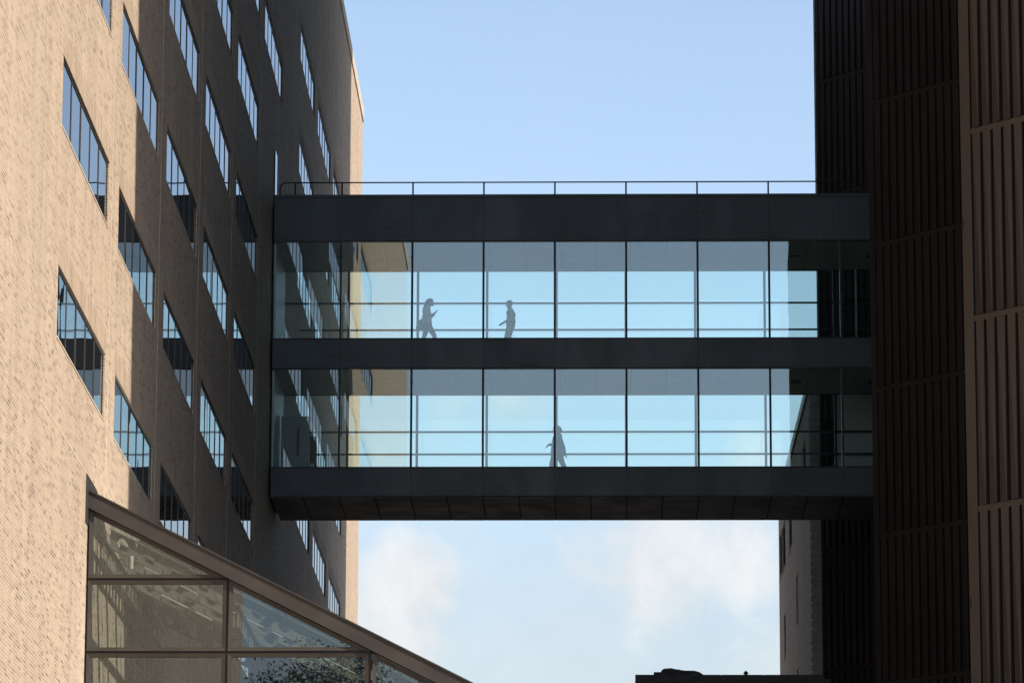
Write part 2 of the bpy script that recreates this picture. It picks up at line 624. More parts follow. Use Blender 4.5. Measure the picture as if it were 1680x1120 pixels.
frame_me = fb.mesh('window', M_FRAME)
pane_me = {}
pb = MB()
pb.box(-0.006, 0.006, 0.025, PW-0.025, 0.05, WH-.06)
pane_mesh = pb.mesh('pane', M_PANE)
lb = MB()
n_s = 78
for i in range(n_s):
    y0 = (WL+0.1)/n_s*i
    dpt = 0.003+0.005*random.random()
    lb.box(0.0, dpt, y0+.006, y0+(WL+.1)/n_s-.006, 0.0, 0.52)
lintel_me = lb.mesh('lintel', M_SOLDIER)
sb = MB()
sb.box(-FD, 0.012, -0.02, WL+.02, -0.035, 0.0)
sill_me = sb.mesh('sill', M_CONC)
for (c_, k) in sorted(wins):
    y0 = cols[c_]
    z1 = H0+4*k
    wnd = put('window', frame_me, office, (0, y0-OY, z1-WH-OZ))
    for i in range(5):
        p = put('pane', pane_mesh, wnd, (-FD-.017, 0.05+PW*i, 0))
        p.rotation_euler = (random.uniform(-.0008, .0008), random.uniform(-.0012, .0012), random.uniform(-.0022, .0022))
    put('lintel', lintel_me, wnd, (0, -0.05, WH+0.004))
    put('sill', sill_me, wnd, (0, 0, 0))
# door onto the bridge roof
dr = bx('roof_door', M_PANE, office, 0.004, 0.05, 132.75-OY, 133.85-OY, 32.62-OZ, 34.55-OZ)
bx('door_frame', M_DARK, office, 0.003, 0.07, 133.85-OY, 133.95-OY, 32.62-OZ, 34.65-OZ)
# dark upstand flashing where the canopy meets the wall
b = MB()
pts = [(83.55, 14.3), (87.9, 14.3), (86.6, 14.95), (85.9, 15.15), (85.0, 15.24), (83.55, 15.25)]
b.prism(pts, 0.004, 0.022, lambda u, v, w_: (w_, u-OY, v-OZ))
b.build('flashing', M_CANBEAM, office)

# ------------------------------------------------------------ ribbed dark tower (right)
UD = Vector((0.673, -0.7396, 0)).normalized()     # along a face, away from the corner and nearer
ND = Vector((-0.7396, -0.673, 0)).normalized()    # outward normal
tower = thing('ribbed_tower', 'dark bronze tower on the right, stepped in plan and clad in vertical ribs', 'building', (8.05, 88.7, GZ))
TOP = 86.0
corners = [(7.99, 88.80), (7.89, 115.90), (7.96, 142.60)]
L = 19.75
TO = Vector((8.05, 88.7, GZ))
ang = math.atan2(UD.y, UD.x)


# the core is one closed zigzag plan
plan = []
for (cx_, cy_) in corners:
    c0 = Vector((cx_, cy_, 0))-ND*0.10+UD*0.02
    tip = c0+UD*L
    plan.append((tip.x, tip.y))
    plan.append((c0.x, c0.y))
plan_pts = plan + [(9.75, 144.7), (9.20, 166.4), (22.4, 152.0), (40, 139.0), (60, 128.0), (60, 92.0)]
# keep the outline simple: tip -> corner -> next tip -> next corner ...
b = MB()
n = len(plan_pts)
base = [(p[0]-TO.x, p[1]-TO.y) for p in plan_pts]
for i in range(n):
    j = (i+1) % n
    b.poly([(base[i][0], base[i][1], 0), (base[j][0], base[j][1], 0), (base[j][0], base[j][1], TOP-GZ), (base[i][0], base[i][1], TOP-GZ)])
b.poly([(p[0], p[1], TOP-GZ) for p in base])
b.build('wall', M_RIBBACK, tower)

PITCH_F = 0.291
WF = 0.222


def rib_section():
    return [(0.0, -0.10), (WF, -0.10), (WF, 0.050), (WF-0.008, 0.053), (0.0, 0.004)]


BAND = 0.13
HH = 4.0-BAND


def rib_fn(place):
    # bottom of the rib stands proud along its right edge, the top is flush with the band
    def fn(u, v, w_):
        k = 1-w_/HH
        return place(u, v if v < 0 else v*(0.15+0.85*k), w_)
    return fn


rb = MB()
rb.prism(rib_section(), 0, HH, rib_fn(lambda u, v, w_: (u, -v, w_)))
rib_me = rb.mesh('cladding_panel', M_RIB)
# local frame of a bay: x along the face, -y outward
bays = [(0, 12, 1, 7, 0.30), (1, 14, 3, 9, 0.22), (2, 13, 4, 11, 0.16)]
far = MB()
singles = 0
for bi, nind, k0, k1, post in bays:
    cx_, cy_ = corners[bi]
    base_v = Vector((cx_, cy_, 0))
    nfl = int((L-post-0.2)/PITCH_F)
    # corner post, floor bands
    pb_ = MB()
    pb_.box(-0.02, post-0.045, -0.012, 0.10, 0, TOP-GZ)
    o = pb_.build('corner_post', M_RIB, tower, (base_v.x-TO.x, base_v.y-TO.y, 0), ang)
    for k in range(0, 21):
        zj = 3.5+4*k
        z0 = zj-BAND
        if z0 < GZ or zj > TOP:
            continue
        if k0 <= k <= k1:
            bb = MB()
            bb.box(post-0.04, L-0.1, -0.004, 0.10, 0, BAND-.003)
            bb.build('floor_band', M_RIB, tower, (base_v.x-TO.x, base_v.y-TO.y, z0-GZ), ang)
        for i in range(nfl):
            lx = post+PITCH_F*i
            p = base_v+UD*lx
            if i < nind and k0 <= k < k1:
                put('cladding_panel', rib_me, tower, (p.x-TO.x, p.y-TO.y, zj-GZ), ang)
                singles += 1
            else:
                pc = Vector((base_v.x-TO.x, base_v.y-TO.y, 0))+UD*lx

                def fn(u, v, w_, pc=pc, zj=zj):
                    q = pc+UD*u+ND*v
                    return (q.x, q.y, w_+zj-GZ)
                far.prism(rib_section(), 0, min(HH, TOP-zj), rib_fn(fn))
        if not (k0 <= k <= k1):
            pc = Vector((base_v.x-TO.x, base_v.y-TO.y, 0))

            def fn2(u, v, w_, pc=pc):
                q = pc+UD*u+ND*v
                return (q.x, q.y, w_)
            far.prism([(post-0.04, -0.1), (L-0.1, -0.1), (L-0.1, 0.004), (post-0.04, 0.004)], z0-GZ, z0+BAND-.003-GZ, fn2)
tag(far.build('cladding', M_RIB, tower), kind='stuff')
for zb, ci in ((33.2, 2), (21.4, 0), (13.4, 0), (24.6, 2), (41.0, 2)):  # black plates stand in for the dark of notches cut into the corners
    cx_, cy_ = corners[ci]
    bb = MB()
    bb.box(-0.022, 0.03, -0.020, 0.03, 0, 0.22)
    bb.build('notch_plate', M_DARK, tower, (cx_-TO.x, cy_-TO.y, zb-GZ), ang)

# ------------------------------------------------------------ far pale brick building
PX = 7.66
PY0, PY1, PT = 142.9, 167.2, 29.42
pale = thing('brick_building', 'lower pale grey brick block behind the bridge with narrow blind-covered windows', 'building', (PX, PY0, GZ))
pw = [(167.32, 169.76-2.3, 26.2, 27.9), (161.78, 164.38, 26.1, 27.85), (156.71, 159.05, 26.0, 28.0), (152.89, 153.95, 22.68, 24.31),
      (162.2, 163.5, 22.75, 24.36), (153.29, 154.3, 19.38, 21.01), (146.6, 148.6, 26.2, 28.0), (146.6, 148.0, 15.4, 17.0)]
pw[0] = (164.6, 166.6, 26.2, 27.9)
yset = sorted({PY0, PY1} | {a for q in pw for a in q[:2]})
zset = sorted({GZ, PT-0.35} | {a for q in pw for a in q[2:]})
b = MB()
for i in range(len(yset)-1):
    for j in range(len(zset)-1):
        y0, y1, z0, z1 = yset[i], yset[i+1], zset[j], zset[j+1]
        cy_, cz_ = (y0+y1)/2, (z0+z1)/2
        if any(q[0] < cy_ < q[1] and q[2] < cz_ < q[3] for q in pw):
            continue
        b.poly([(0, y0-PY0, z0-GZ), (0, y0-PY0, z1-GZ), (0, y1-PY0, z1-GZ), (0, y1-PY0, z0-GZ)])
for q in pw:
    y0, y1, z0, z1 = q[0]-PY0, q[1]-PY0, q[2]-GZ, q[3]-GZ
    D_ = 0.14
    P_ = [(0, y0, z0), (0, y1, z0), (0, y1, z1), (0, y0, z1)]
    Q_ = [(D_, p[1], p[2]) for p in P_]
    for a in range(4):
        c2 = (a+1) % 4
        b.poly([P_[a], P_[c2], Q_[c2], Q_[a]])
    b.poly(Q_)
WX = 0.95
b.poly([(0, PY1-PY0, 0), (0, PY1-PY0, PT-.35-GZ), (WX, PY1-PY0, PT-.35-GZ), (WX, PY1-PY0, 0)])
b.poly([(0, 0, 0), (WX, 0, 0), (WX, 0, PT-.35-GZ), (0, 0, PT-.35-GZ)])
b.build('wall', M_PALE, pale)
b = MB()
b.box(-0.08, WX, -0.05, PY1-PY0+0.06, PT-.35-GZ, PT-GZ)
b.build('coping', M_FRAME, pale)
# toothed brick return at the near corner
for i in range(60):
    z = 12.0+i*0.29
    bx('brick', M_PALE, pale, -0.06, -0.001, 0.0, 0.42, z-GZ, z+0.16-GZ)
for q in pw:
    h = q[3]-q[2]
    fr = MB()
    wl = q[1]-q[0]
    fr.box(0.05, 0.13, 0, 0.05, 0, h)
    fr.box(0.05, 0.13, wl-.05, wl, 0, h)
    fr.box(0.05, 0.13, 0.05, wl-.05, h-.05, h)
    fr.box(0.05, 0.13, 0.05, wl-.05, 0, .05)
    wf = fr.build('window', M_FRAME, pale, (0, q[0]-PY0, q[2]-GZ))
    gb = MB()
    gb.box(0.115, 0.12, 0.05, wl-.05, 0.05, h-.05)
    gb.build('pane', M_PANE, wf)
    bl = MB()
    nsl = int((h-.3)/0.075)
    for i in range(nsl):
        z = 0.06+i*0.075
        bl.poly([(0.08, 0.06, z), (0.08, wl-.06, z), (0.108, wl-.06, z+.06), (0.108, 0.06, z+.06)])
    bl.build('blind', M_BLIND, wf)
    sl_ = MB()
    sl_.box(-0.03, 0.05, -0.02, wl+.02, -0.05, 0.0)
    sl_.build('sill', M_CONC, wf)

# ------------------------------------------------------------ low dark wing under the bridge
wing = thing('low_wing', 'low dark panelled wing crossing between the blocks below the bridge', 'building', (1.70, 137.6, GZ))
WZ = 18.64
b = MB()
b.box(0.02, 6.2, 0.06, 4.8, 0, WZ-0.12-GZ)
b.build('wall', M_WING, wing)
bx('parapet_backing', M_DARK, wing, 0.02, 5.98, 0.059, 0.30, WZ-2.6-GZ, WZ-0.004-GZ)
x = 0.0
while x < 5.9:
    x2 = min(x+1.36, 6.0)
    bx('parapet_panel', M_WING, wing, x+0.012, x2-0.012, 0.0, 0.058, WZ-1.3-GZ, WZ-GZ)
    bx('parapet_panel', M_WING, wing, x+0.012, x2-0.012, 0.0, 0.058, WZ-2.62-GZ, WZ-1.325-GZ)
    x += 1.36

ahu = thing('rooftop_unit', 'humped black air-handling unit on the low wing roof, largest of the roof plant', 'roof plant', (2.32, 138.6, WZ-0.12))
K = 1/51.5
b = MB()
b.box(0, 0.36, 0, 0.9, 0, 0.34)
b.build('intake_box', M_DARK, ahu)
b = MB()
b.prism([(0.22, 0.12), (0.64, 0.12), (0.64, 0.44), (0.58, 0.475), (0.34, 0.46), (0.26, 0.42), (0.22, 0.34)], 0.05, 0.85, XZ(0))
b.build('cowl', M_DARK, ahu)
b = MB()
b.prism([(0.62, 0.0), (1.72, 0.0), (1.66, 0.16), (1.58, 0.26), (1.46, 0.34), (1.30, 0.385), (0.98, 0.39), (0.78, 0.42), (0.62, 0.45)], 0.0, 0.9, XZ(0))
b.build('casing', simple('dark_plant_paint', (0.03, 0.033, 0.04), 0.5), ahu)
bx('maker_plate', M_STEEL, ahu, 1.22, 1.32, -0.012, -0.001, 0.22, 0.29)
b = MB()
for i in range(6):
    b.box(0.70+i*0.07, 0.74+i*0.07, -0.015, -0.001, 0.12, 0.34)
b.build('grille', M_DARK, ahu)
b = MB()
b.tube((0.8, 0.4, 0.40), (0.8, 0.4, 0.48), 0.03)
b.tube((1.15, 0.4, 0.36), (1.15, 0.4, 0.42), 0.02)
b.build('stub_pipe', M_DARK, ahu)
dct = thing('roof_duct', 'flat black duct lying on the low wing roof beside the humped unit', 'roof plant', (4.05, 138.6, WZ-0.12))
b = MB()
b.prism([(0, 0), (1.0, 0), (0.95, 0.14), (0.8, 0.165), (0.28, 0.18), (0.26, 0.24), (0, 0.26)], 0, 0.5, XZ(0))
b.build('duct', M_DARK, dct)
b = MB()
b.box(0.3, 0.33, -0.01, 0.51, 0.0, 0.19)
b.box(0.7, 0.73, -0.01, 0.51, 0.0, 0.18)
b.build('flange', M_DARK, dct)
vn = thing('roof_vent', 'small black mushroom vent standing alone on the low wing roof', 'vent', (5.25, 138.4, WZ-0.12))
b = MB()
b.tube((0, 0, 0), (0, 0, 0.25), 0.045, 10)
b.build('pipe', M_DARK, vn)
b = MB()
b.tube((0, 0, 0.25), (0, 0, 0.29), 0.085, 12, 0.075)
b.tube((0, 0, 0.29), (0, 0, 0.35), 0.075, 12, 0.02)
b.build('cap', M_DARK, vn)
dct2 = thing('roof_duct', 'long low black ridge of ducting on the low wing roof, right of the mushroom vent', 'roof plant', (5.5, 138.6, WZ-0.12))
b = MB()
b.prism([(0, 0), (0.98, 0), (0.86, 0.12), (0.7, 0.165), (0.1, 0.185), (0, 0.16)], 0, 0.5, XZ(0))
b.build('duct', M_DARK, dct2)
hat = thing('roof_hatch', 'small square black hatch at the right end of the low wing roof', 'hatch', (6.62, 138.6, WZ-0.12))
b = MB()
b.box(0, 0.28, 0, 0.4, 0, 0.16)
b.build('kerb', M_DARK, hat)
b = MB()
b.prism([(-0.02, 0.165), (0.30, 0.165), (0.30, 0.195), (0.14, 0.215), (-0.02, 0.195)], -0.02, 0.42, XZ(0))
b.build('lid', M_DARK, hat)

# ------------------------------------------------------------ two-storey glazed footbridge
BETA = -0.00647
BO = Vector((0, 132.17, 0))
bridge = thing('footbridge', 'two-storey glazed footbridge with dark panelled bands joining the two buildings', 'bridge', BO, BETA)
X0 = -9.56
PPN = 2.21656
MX = [-9.678+PPN*i for i in range(0, 13)]
Z_RAIL, Z_PAR, G1T, G1B, G2T, G2B, Z_BOT = 33.36, 32.94, 31.44, 28.37, 27.40, 24.32, 23.41
WD = 4.05
XEF, XER = 16.9, 13.5       # slanted right end against the tower face


def slab(name, mat, z0, z1, y0=0.06, y1=WD-0.06):
    b = MB()
    xe0 = XEF-(XEF-XER)*(y0/WD)
    xe1 = XEF-(XEF-XER)*(y1/WD)
    b.prism([(X0, y0), (xe0, y0), (xe1, y1), (X0, y1)], z0, z1, lambda u, v, w_: (u, v, w_))
    return b.build(name, mat, bridge)


slab('roof_slab', M_ROOF, G1T+0.08, Z_PAR-0.25)
slab('floor_slab', M_FLOOR, G2T+0.08, G1B-0.02)
slab('floor_slab', M_FLOOR, Z_BOT+0.06, G2B-0.02)
# ceiling panels
for zc in (G1T, G2T):
    for i in range(0, 22):
        x0 = X0+0.03+1.1083*i
        if x0+1.1 > XER:
            break
        for j in range(3):
            bx('ceiling_panel', M_CEIL, bridge, x0+.008, x0+1.1003, 0.10+1.283*j+.008, 0.10+1.283*(j+1)-.008, zc+.005, zc+.05)
    for i in range(0, 10):
        x0 = X0+1.9+2.4*i
        if x0 > XER:
            break
        b = MB()
        b.tube((0, 0, -0.035), (0, 0, 0.003), 0.16, 16)
        b.build('downlight', M_DARK if i % 3 else M_FRAME, bridge, (x0, 2.0, zc))


def sidewall(y, sgn, front):
    """bands of panels, glass and mullions of one long side; sgn=-1 faces the camera"""
    def yy(a, b_):
        return (y+a*sgn, y+b_*sgn) if sgn > 0 else (y-b_, y-a)
    xe = XEF if front else XER
    edges = [X0]+[q for q in MX[1:] if q < xe-0.2]+[xe]
    gm = M_BGLASS if front else M_BGLASS_REAR
    for (z0, z1) in ((G1T+0.03, Z_PAR-0.09), (G2T+0.03, G1B-0.03), (Z_BOT, G2B-0.03)):
        zt = z1
        for i in range(len(edges)-1):
            a, b_ = edges[i]+0.006, edges[i+1]-0.006
            q = yy(-0.04, 0.10)
            bx('fascia_panel', M_FASCIA if (i*7+int(z0)) % 3 else M_FASCIA2, bridge, a, b_, q[0], q[1], z0, zt)
        q = yy(-0.05, 0.092)
        bx('fascia_backing', M_DARK, bridge, X0, xe, q[0]+.004, q[1]-0.0, z0+.02, zt-.02)
    # dark drip strips at the glass edges and the roof coping
    for (z0, z1, d_) in ((G1T-0.0, G1T+0.03, .085), (G1B-.03, G1B, .125), (G2T, G2T+.03, .085), (G2B-.03, G2B, .125)):
        q = yy(-0.04, d_)
        bx('glazing_bead', M_DARK, bridge, X0, xe, q[0], q[1], z0, z1)
    q = yy(-0.30, 0.13)
    bx('coping', M_FASCIA, bridge, X0, xe, q[0], q[1], Z_PAR-0.088, Z_PAR)
    for (z0, z1) in ((G1B, G1T), (G2B, G2T)):
        for i in range(1, len(edges)-1):
            q = yy(-0.05, 0.09) if front else yy(-0.04, 0.05)
            hw = 0.033 if front else 0.040
            bx('mullion', M_DARK if front else M_RAILIN, bridge, edges[i]-hw, edges[i]+hw, q[0], q[1], z0+.001, z1-.001)
        for i in range(len(edges)-1):
            a, b_ = edges[i]+(0.034 if i else 0), edges[i+1]-0.034
            q = yy(0.012, 0.028)
            if (not front) and z0 == G2B and i >= 8:
                q = yy(-0.03, 0.03)
                bx('wall_panel', M_PANEL, bridge, a, b_, q[0], q[1], z0+.002, z1-.002)
            else:
                b = MB()
                cx_ = (a+b_)/2
                b.box(a-cx_, b_-cx_, -0.008, 0.008, 0, z1-z0-.004)
                p = b.build('pane', gm, bridge, (cx_, (q[0]+q[1])/2, z0+.002))
                p.rotation_euler = (random.uniform(-.0005, .0005), 0, random.uniform(-.0005, .0005)+(.0016 if front and i < 2 else 0))


sidewall(0.0, -1, True)
sidewall(WD, 1, False)
# rails along the rear glass
for zr in (30.36, 29.49, 26.18, 25.46):
    xs0 = X0 if zr in (30.36, 26.18) else X0+0.55
    b = MB()
    b.box(xs0, XER, WD-0.16, WD-0.11, zr-0.028, zr+0.028)
    b.build('handrail', M_RAILIN, bridge)
    for q in MX[1:11]:
        if q < XER-0.1:
            bx('rail_bracket', M_RAILIN, bridge, q-0.02, q+0.02, WD-0.11, WD-0.04, zr-0.02, zr+0.02)
# soffit panels
YS0, YS1 = -0.09, WD+0.09
i = 0
x = X0
PS = PPN/2
for i in range(0, 25):
    a = MX[0]+PS*i
    b_ = a+PS
    a = max(a, X0)
    if b_ > XER:
        break
    bx('soffit_panel', M_SOFFIT, bridge, a+.020, b_-.020, YS0+.010, YS1-.012, Z_BOT-0.040, Z_BOT-0.0225)
bx('soffit_backing', M_RIBBACK, bridge, X0, XER, YS0+.013, YS1-.013, Z_BOT-.034, Z_BOT-.002)
# roof railing: top rail, posts, curved left end
rl_ = MB()
yr = 0.02
rl_.tube((X0+0.34, yr, Z_RAIL), (XEF-0.4, yr, Z_RAIL), 0.022, 8)
prev = (X0+0.34, yr, Z_RAIL)
for t in range(1, 7):
    a = t/6*math.pi/2
    q = (X0+0.34-0.18*math.sin(a), yr, Z_RAIL-0.18*(1-math.cos(a)))
    rl_.tube(prev, q, 0.022, 8)
    prev = q
rl_.tube(prev, (prev[0], yr, Z_PAR), 0.022, 8)
rl_.build('roof_rail', M_DARK, bridge)
for q in [-8.93]+MX[1:12]:
    b = MB()
    b.tube((q, yr, Z_PAR), (q, yr, Z_RAIL), 0.026, 8)
    b.build('rail_post', M_DARK, bridge)
rl_ = MB()
rl_.tube((X0+0.34, WD-0.1, Z_RAIL-0.0), (XER-0.2, WD-0.1, Z_RAIL-0.0), 0.02, 8)
for q in MX[1:10]:
    rl_.tube((q, WD-0.1, Z_PAR), (q, WD-0.1, Z_RAIL), 0.02, 8)
# interior end walls and doors
bx('end_wall', M_PANEL, bridge, X0+0.002, X0+0.06, 0.1, WD-0.1, G1B, G1T)
bx('end_wall', M_PANEL, bridge, X0+0.002, X0+0.06, 0.1, WD-0.1, G2B, G2T)
dl = bx('door_leaf', M_DOOR, bridge, X0+0.10, X0+0.98, 2.6, 2.66, G2B+.01, G2B+2.12)
bx('vision_panel', M_DARK, dl, 0.05, 0.14, -0.045, -0.03, 0.85, 1.75)
dl['label'] = 'grey door leaf standing open with narrow vision slot'
bx('door_closer_box', M_DARK, bridge, X0+1.0, X0+1.22, 2.7, 2.8, G2B+.01, G2B+1.5)
b = MB()
b.tube((X0+1.1, 2.55, 24.85), (X0+1.1, 2.45, 24.85), 0.06, 12)
b.build('wall_lamp', M_WHITE, bridge)
bx('door_frame', M_WHITE, bridge, 10.02, 10.06, WD-0.30, WD-0.2, G2B, G2T-.02)
bx('door_frame', M_PANEL, bridge, 8.22, 8.26, WD-0.30, WD-0.2, G1B, G1T-.02)
bx('door_frame', M_PANEL, bridge, 8.72, 8.76, WD-0.30, WD-0.2, G1B, G1T-.02)

# ------------------------------------------------------------ sloping glazed canopy (lower left)
CY = 84.0
canopy = thing('glazed_canopy', 'sloping bronze-framed glass canopy against the sunlit brick wall at lower left', 'canopy', (FX, CY, GZ))
CL = FX+0.02
SL = 0.503


def zr_(x):              # underside of the sloping edge beam
    return 14.64-SL*(x-FX)


def c_loc(x, y, z):
    return (x-FX, y-CY, z-GZ)


XEND = 3.4
b = MB()
b.prism([(CL, zr_(CL)), (XEND, zr_(XEND)), (XEND, zr_(XEND)+0.33), (CL, zr_(CL)+0.33)], -0.14, 0.10, lambda u, v, w_: c_loc(u, CY+w_, v))
b.build('edge_beam', M_CANBEAM, canopy)
b = MB()
b.prism([(CL, zr_(CL)+0.325), (XEND, zr_(XEND)+.325), (XEND, zr_(XEND)+0.36), (CL, zr_(CL)+0.36)], -0.17, 0.2, lambda u, v, w_: c_loc(u, CY+w_, v))
b.build('edge_trim', M_CANFR, canopy)
CXS = [CL, -6.88, -4.10, -1.32, 1.46, 3.4]
CZS = [13.235-1.43*i for i in range(0, 11)]
CZS = [15.2]+CZS


def clip(poly, a, b_, c):     # keep a*x+b*z <= c
    out_ = []
    for i in range(len(poly)):
        p, q = poly[i], poly[(i+1) % len(poly)]
        fp, fq = a*p[0]+b_*p[1]-c, a*q[0]+b_*q[1]-c
        if fp <= 0:
            out_.append(p)
        if fp*fq < 0:
            t = fp/(fp-fq)
            out_.append((p[0]+(q[0]-p[0])*t, p[1]+(q[1]-p[1])*t))
    return out_


def inset(poly, d_):
    n_ = len(poly)
    area = sum(poly[i][0]*poly[(i+1) % n_][1]-poly[(i+1) % n_][0]*poly[i][1] for i in range(n_))
    if area < 0:
        poly = poly[::-1]
    res_ = list(poly)
    for i in range(n_):
        p, q = poly[i], poly[(i+1) % n_]
        ex, ez = q[0]-p[0], q[1]-p[1]
        ln = math.hypot(ex, ez)
        nx_, nz_ = ez/ln, -ex/ln       # outward
        res_ = clip(res_, nx_, nz_, nx_*p[0]+nz_*p[1]-d_)
        if len(res_) < 3:
            return None
    return res_


for i in range(len(CXS)-1):
    for j in range(len(CZS)-1):
        cell = [(CXS[i]+.022, CZS[j+1]+.022), (CXS[i+1]-.022, CZS[j+1]+.022), (CXS[i+1]-.022, CZS[j]-.022), (CXS[i]+.022, CZS[j]-.022)]
        cell = clip(cell, SL, 1.0, 14.64+SL*FX-0.012)
        if len(cell) < 3:
            continue
        # drop duplicate corners
        cc = []
        for p in cell:
            if not cc or math.hypot(p[0]-cc[-1][0], p[1]-cc[-1][1]) > 1e-3:
                cc.append(p)
        if math.hypot(cc[0][0]-cc[-1][0], cc[0][1]-cc[-1][1]) < 1e-3:
            cc.pop()
        if len(cc) < 3:
            continue
        # corners that the slope barely nips are merged so every frame bar has some length
        while len(cc) > 3:
            ls = [math.hypot(cc[q][0]-cc[(q+1) % len(cc)][0], cc[q][1]-cc[(q+1) % len(cc)][1]) for q in range(len(cc))]
            q = ls.index(min(ls))
            if ls[q] > 0.18:
                break
            q2 = (q+1) % len(cc)
            cc[q] = ((cc[q][0]+cc[q2][0])/2, (cc[q][1]+cc[q2][1])/2)
            cc.pop(q2)
        if min(math.hypot(cc[q][0]-cc[(q+1) % len(cc)][0], cc[q][1]-cc[(q+1) % len(cc)][1]) for q in range(len(cc))) < 0.2:
            continue
        inn = inset(cc, 0.075)
        if inn is None:
            continue
        i2 = []
        for p in inn:
            if not i2 or math.hypot(p[0]-i2[-1][0], p[1]-i2[-1][1]) > 1e-3:
                i2.append(p)
        if math.hypot(i2[0][0]-i2[-1][0], i2[0][1]-i2[-1][1]) < 1e-3:
            i2.pop()
        if len(i2) != len(cc):
            continue
        # align starts
        k = min(range(len(i2)), key=lambda q: math.hypot(i2[q][0]-cc[0][0], i2[q][1]-cc[0][1]))
        i2 = i2[k:]+i2[:k]
        b = MB()
        nn = len(cc)
        for a in range(nn):
            c2 = (a+1) % nn
            o0, o1, n0, n1_ = cc[a], cc[c2], i2[a], i2[c2]
            for (pa, pb2, ya, yb2) in ((o0, o1, -.05, -.05),):
                b.poly([c_loc(o0[0], CY-.05, o0[1]), c_loc(o1[0], CY-.05, o1[1]), c_loc(n1_[0], CY-.035, n1_[1]), c_loc(n0[0], CY-.035, n0[1])])
                b.poly([c_loc(n0[0], CY-.035, n0[1]), c_loc(n1_[0], CY-.035, n1_[1]), c_loc(n1_[0], CY+.05, n1_[1]), c_loc(n0[0], CY+.05, n0[1])])
                b.poly([c_loc(o1[0], CY-.05, o1[1]), c_loc(o0[0], CY-.05, o0[1]), c_loc(o0[0], CY+.05, o0[1]), c_loc(o1[0], CY+.05, o1[1])])
                b.poly([c_loc(n0[0], CY+.05, n0[1]), c_loc(n1_[0], CY+.05, n1_[1]), c_loc(o1[0], CY+.05, o1[1]), c_loc(o0[0], CY+.05, o0[1])])
        fr = b.build('pane_frame', M_CANFR, canopy)
        b = MB()
        gp = inset(cc, 0.070)
        b.prism(gp, -0.006, 0.006, lambda u, v, w_: c_loc(u, CY+w_, v))
        pn = b.build('pane', M_CGLASS, fr)
        if i == 1:
            pn.rotation_euler = (0, 0, -.0042)     # these panes sit a touch out of true
# black gasket grid behind the frames
for x in CXS[1:-1]:
    bx('mullion', M_DARK, canopy, x-FX-.021, x-FX+.021, -0.012, 0.12, 0, zr_(x)-GZ-.01)
for z in CZS[1:]:
    xe = min(XEND, FX+(14.64-z)/SL)
    bx('transom', M_DARK, canopy, 0.03, xe-FX-.02, -0.010, 0.11, z-GZ-.021, z-GZ+.021)
# rafters with round holes following the slope, and cross beams along the wall
HOLE = 16


def holed_strip(fn, length, depth, pitch, rad, th, mat, parent, name):
    """web with round holes plus flanges; fn(u along, v down, w across)"""
    b = MB()
    n_ = int(length/pitch)
    pitch = length/n_
    for i in range(n_):
        u0 = i*pitch
        cx_, cz_ = u0+pitch/2, -depth/2
        outer = []
        inner = []
        for k in range(HOLE):
            a = 2*math.pi*(k+.5)/HOLE
            ca, sa = math.cos(a), math.sin(a)
            s_ = min((pitch/2)/max(abs(ca), 1e-6), (depth/2)/max(abs(sa), 1e-6))
            outer.append((cx_+ca*s_, cz_+sa*s_))
            inner.append((cx_+ca*rad, cz_+sa*rad))
        for k in range(HOLE):
            k2 = (k+1) % HOLE
            for wv in (0, th):
                b.poly([fn(*outer[k], wv), fn(*outer[k2], wv), fn(*inner[k2], wv), fn(*inner[k], wv)])
            b.poly([fn(*inner[k], 0), fn(*inner[k2], 0), fn(*inner[k2], th), fn(*inner[k], th)])
    F_ = 0.07
    for (v0, v1) in ((0.0, 0.02), (-depth-.02, -depth)):
        b.prism([(0, v0), (length, v0), (length, v1), (0, v1)], -F_, F_+th, fn)
    return b.build(name, mat, parent)


cs = 1/math.hypot(1, SL)
for yb in (85.55, 87.3, 89.05, 90.8, 93.0, 95.5):
    def fn(u, v, w_, yb=yb):
        return c_loc(CL+.25+u*cs, yb+w_, zr_(CL+.25)-0.02-u*cs*SL+v)
    holed_strip(fn, 12.6, 0.36, 0.58, 0.125, 0.015, M_STEEL, canopy, 'rafter')
for xb in (FX+0.22, -6.75, -3.97, -1.2):
    def fn(u, v, w_, xb=xb):
        return c_loc(xb+w_, CY+0.3+u, zr_(xb)-0.42+v)
    holed_strip(fn, 12.5, 0.42, 0.62, 0.16, 0.015, M_STEEL, canopy, 'cross_beam')
# roof glazing in strips between purlins
for i in range(7):
    x0 = CL+.05+i*1.85
    x1 = x0+1.83
    b = MB()
    b.prism([(x0, zr_(x0)+.20), (x1, zr_(x1)+.20), (x1, zr_(x1)+.215), (x0, zr_(x0)+.215)], 0.2, 13.6, lambda u, v, w_: c_loc(u, CY+w_, v))
    b.build('roof_pane', M_CROOF, canopy)
    b = MB()
    b.prism([(x1-.02, zr_(x1)+.10), (x1+.04, zr_(x1)+.08), (x1+.04, zr_(x1)+.25), (x1-.02, zr_(x1)+.27)], 0.2, 13.6, lambda u, v, w_: c_loc(u, CY+w_, v))
    b.build('purlin', M_CANFR, canopy)
# fluorescent battens slung under the rafters
for yb in (86.3, 89.9):
    for i in range(5):
        x0 = FX+0.9+i*1.7

        def fn(u, v, w_, x0=x0, yb=yb):
            return c_loc(x0+u*cs, yb+w_, zr_(x0)-.30-u*cs*SL+v)
        b = MB()
        b.prism([(0, -0.05), (1.2, -0.05), (1.2, 0.0), (0, 0.0)], 0, 0.08, fn)
        b.build('light_batten', M_WHITE, canopy)
# far wall of the canopy
for x in CXS[1:]:
    bx('mullion', M_CANFR, canopy, x-FX-.04, x-FX+.04, 13.5, 13.6, 0, zr_(x)-GZ)

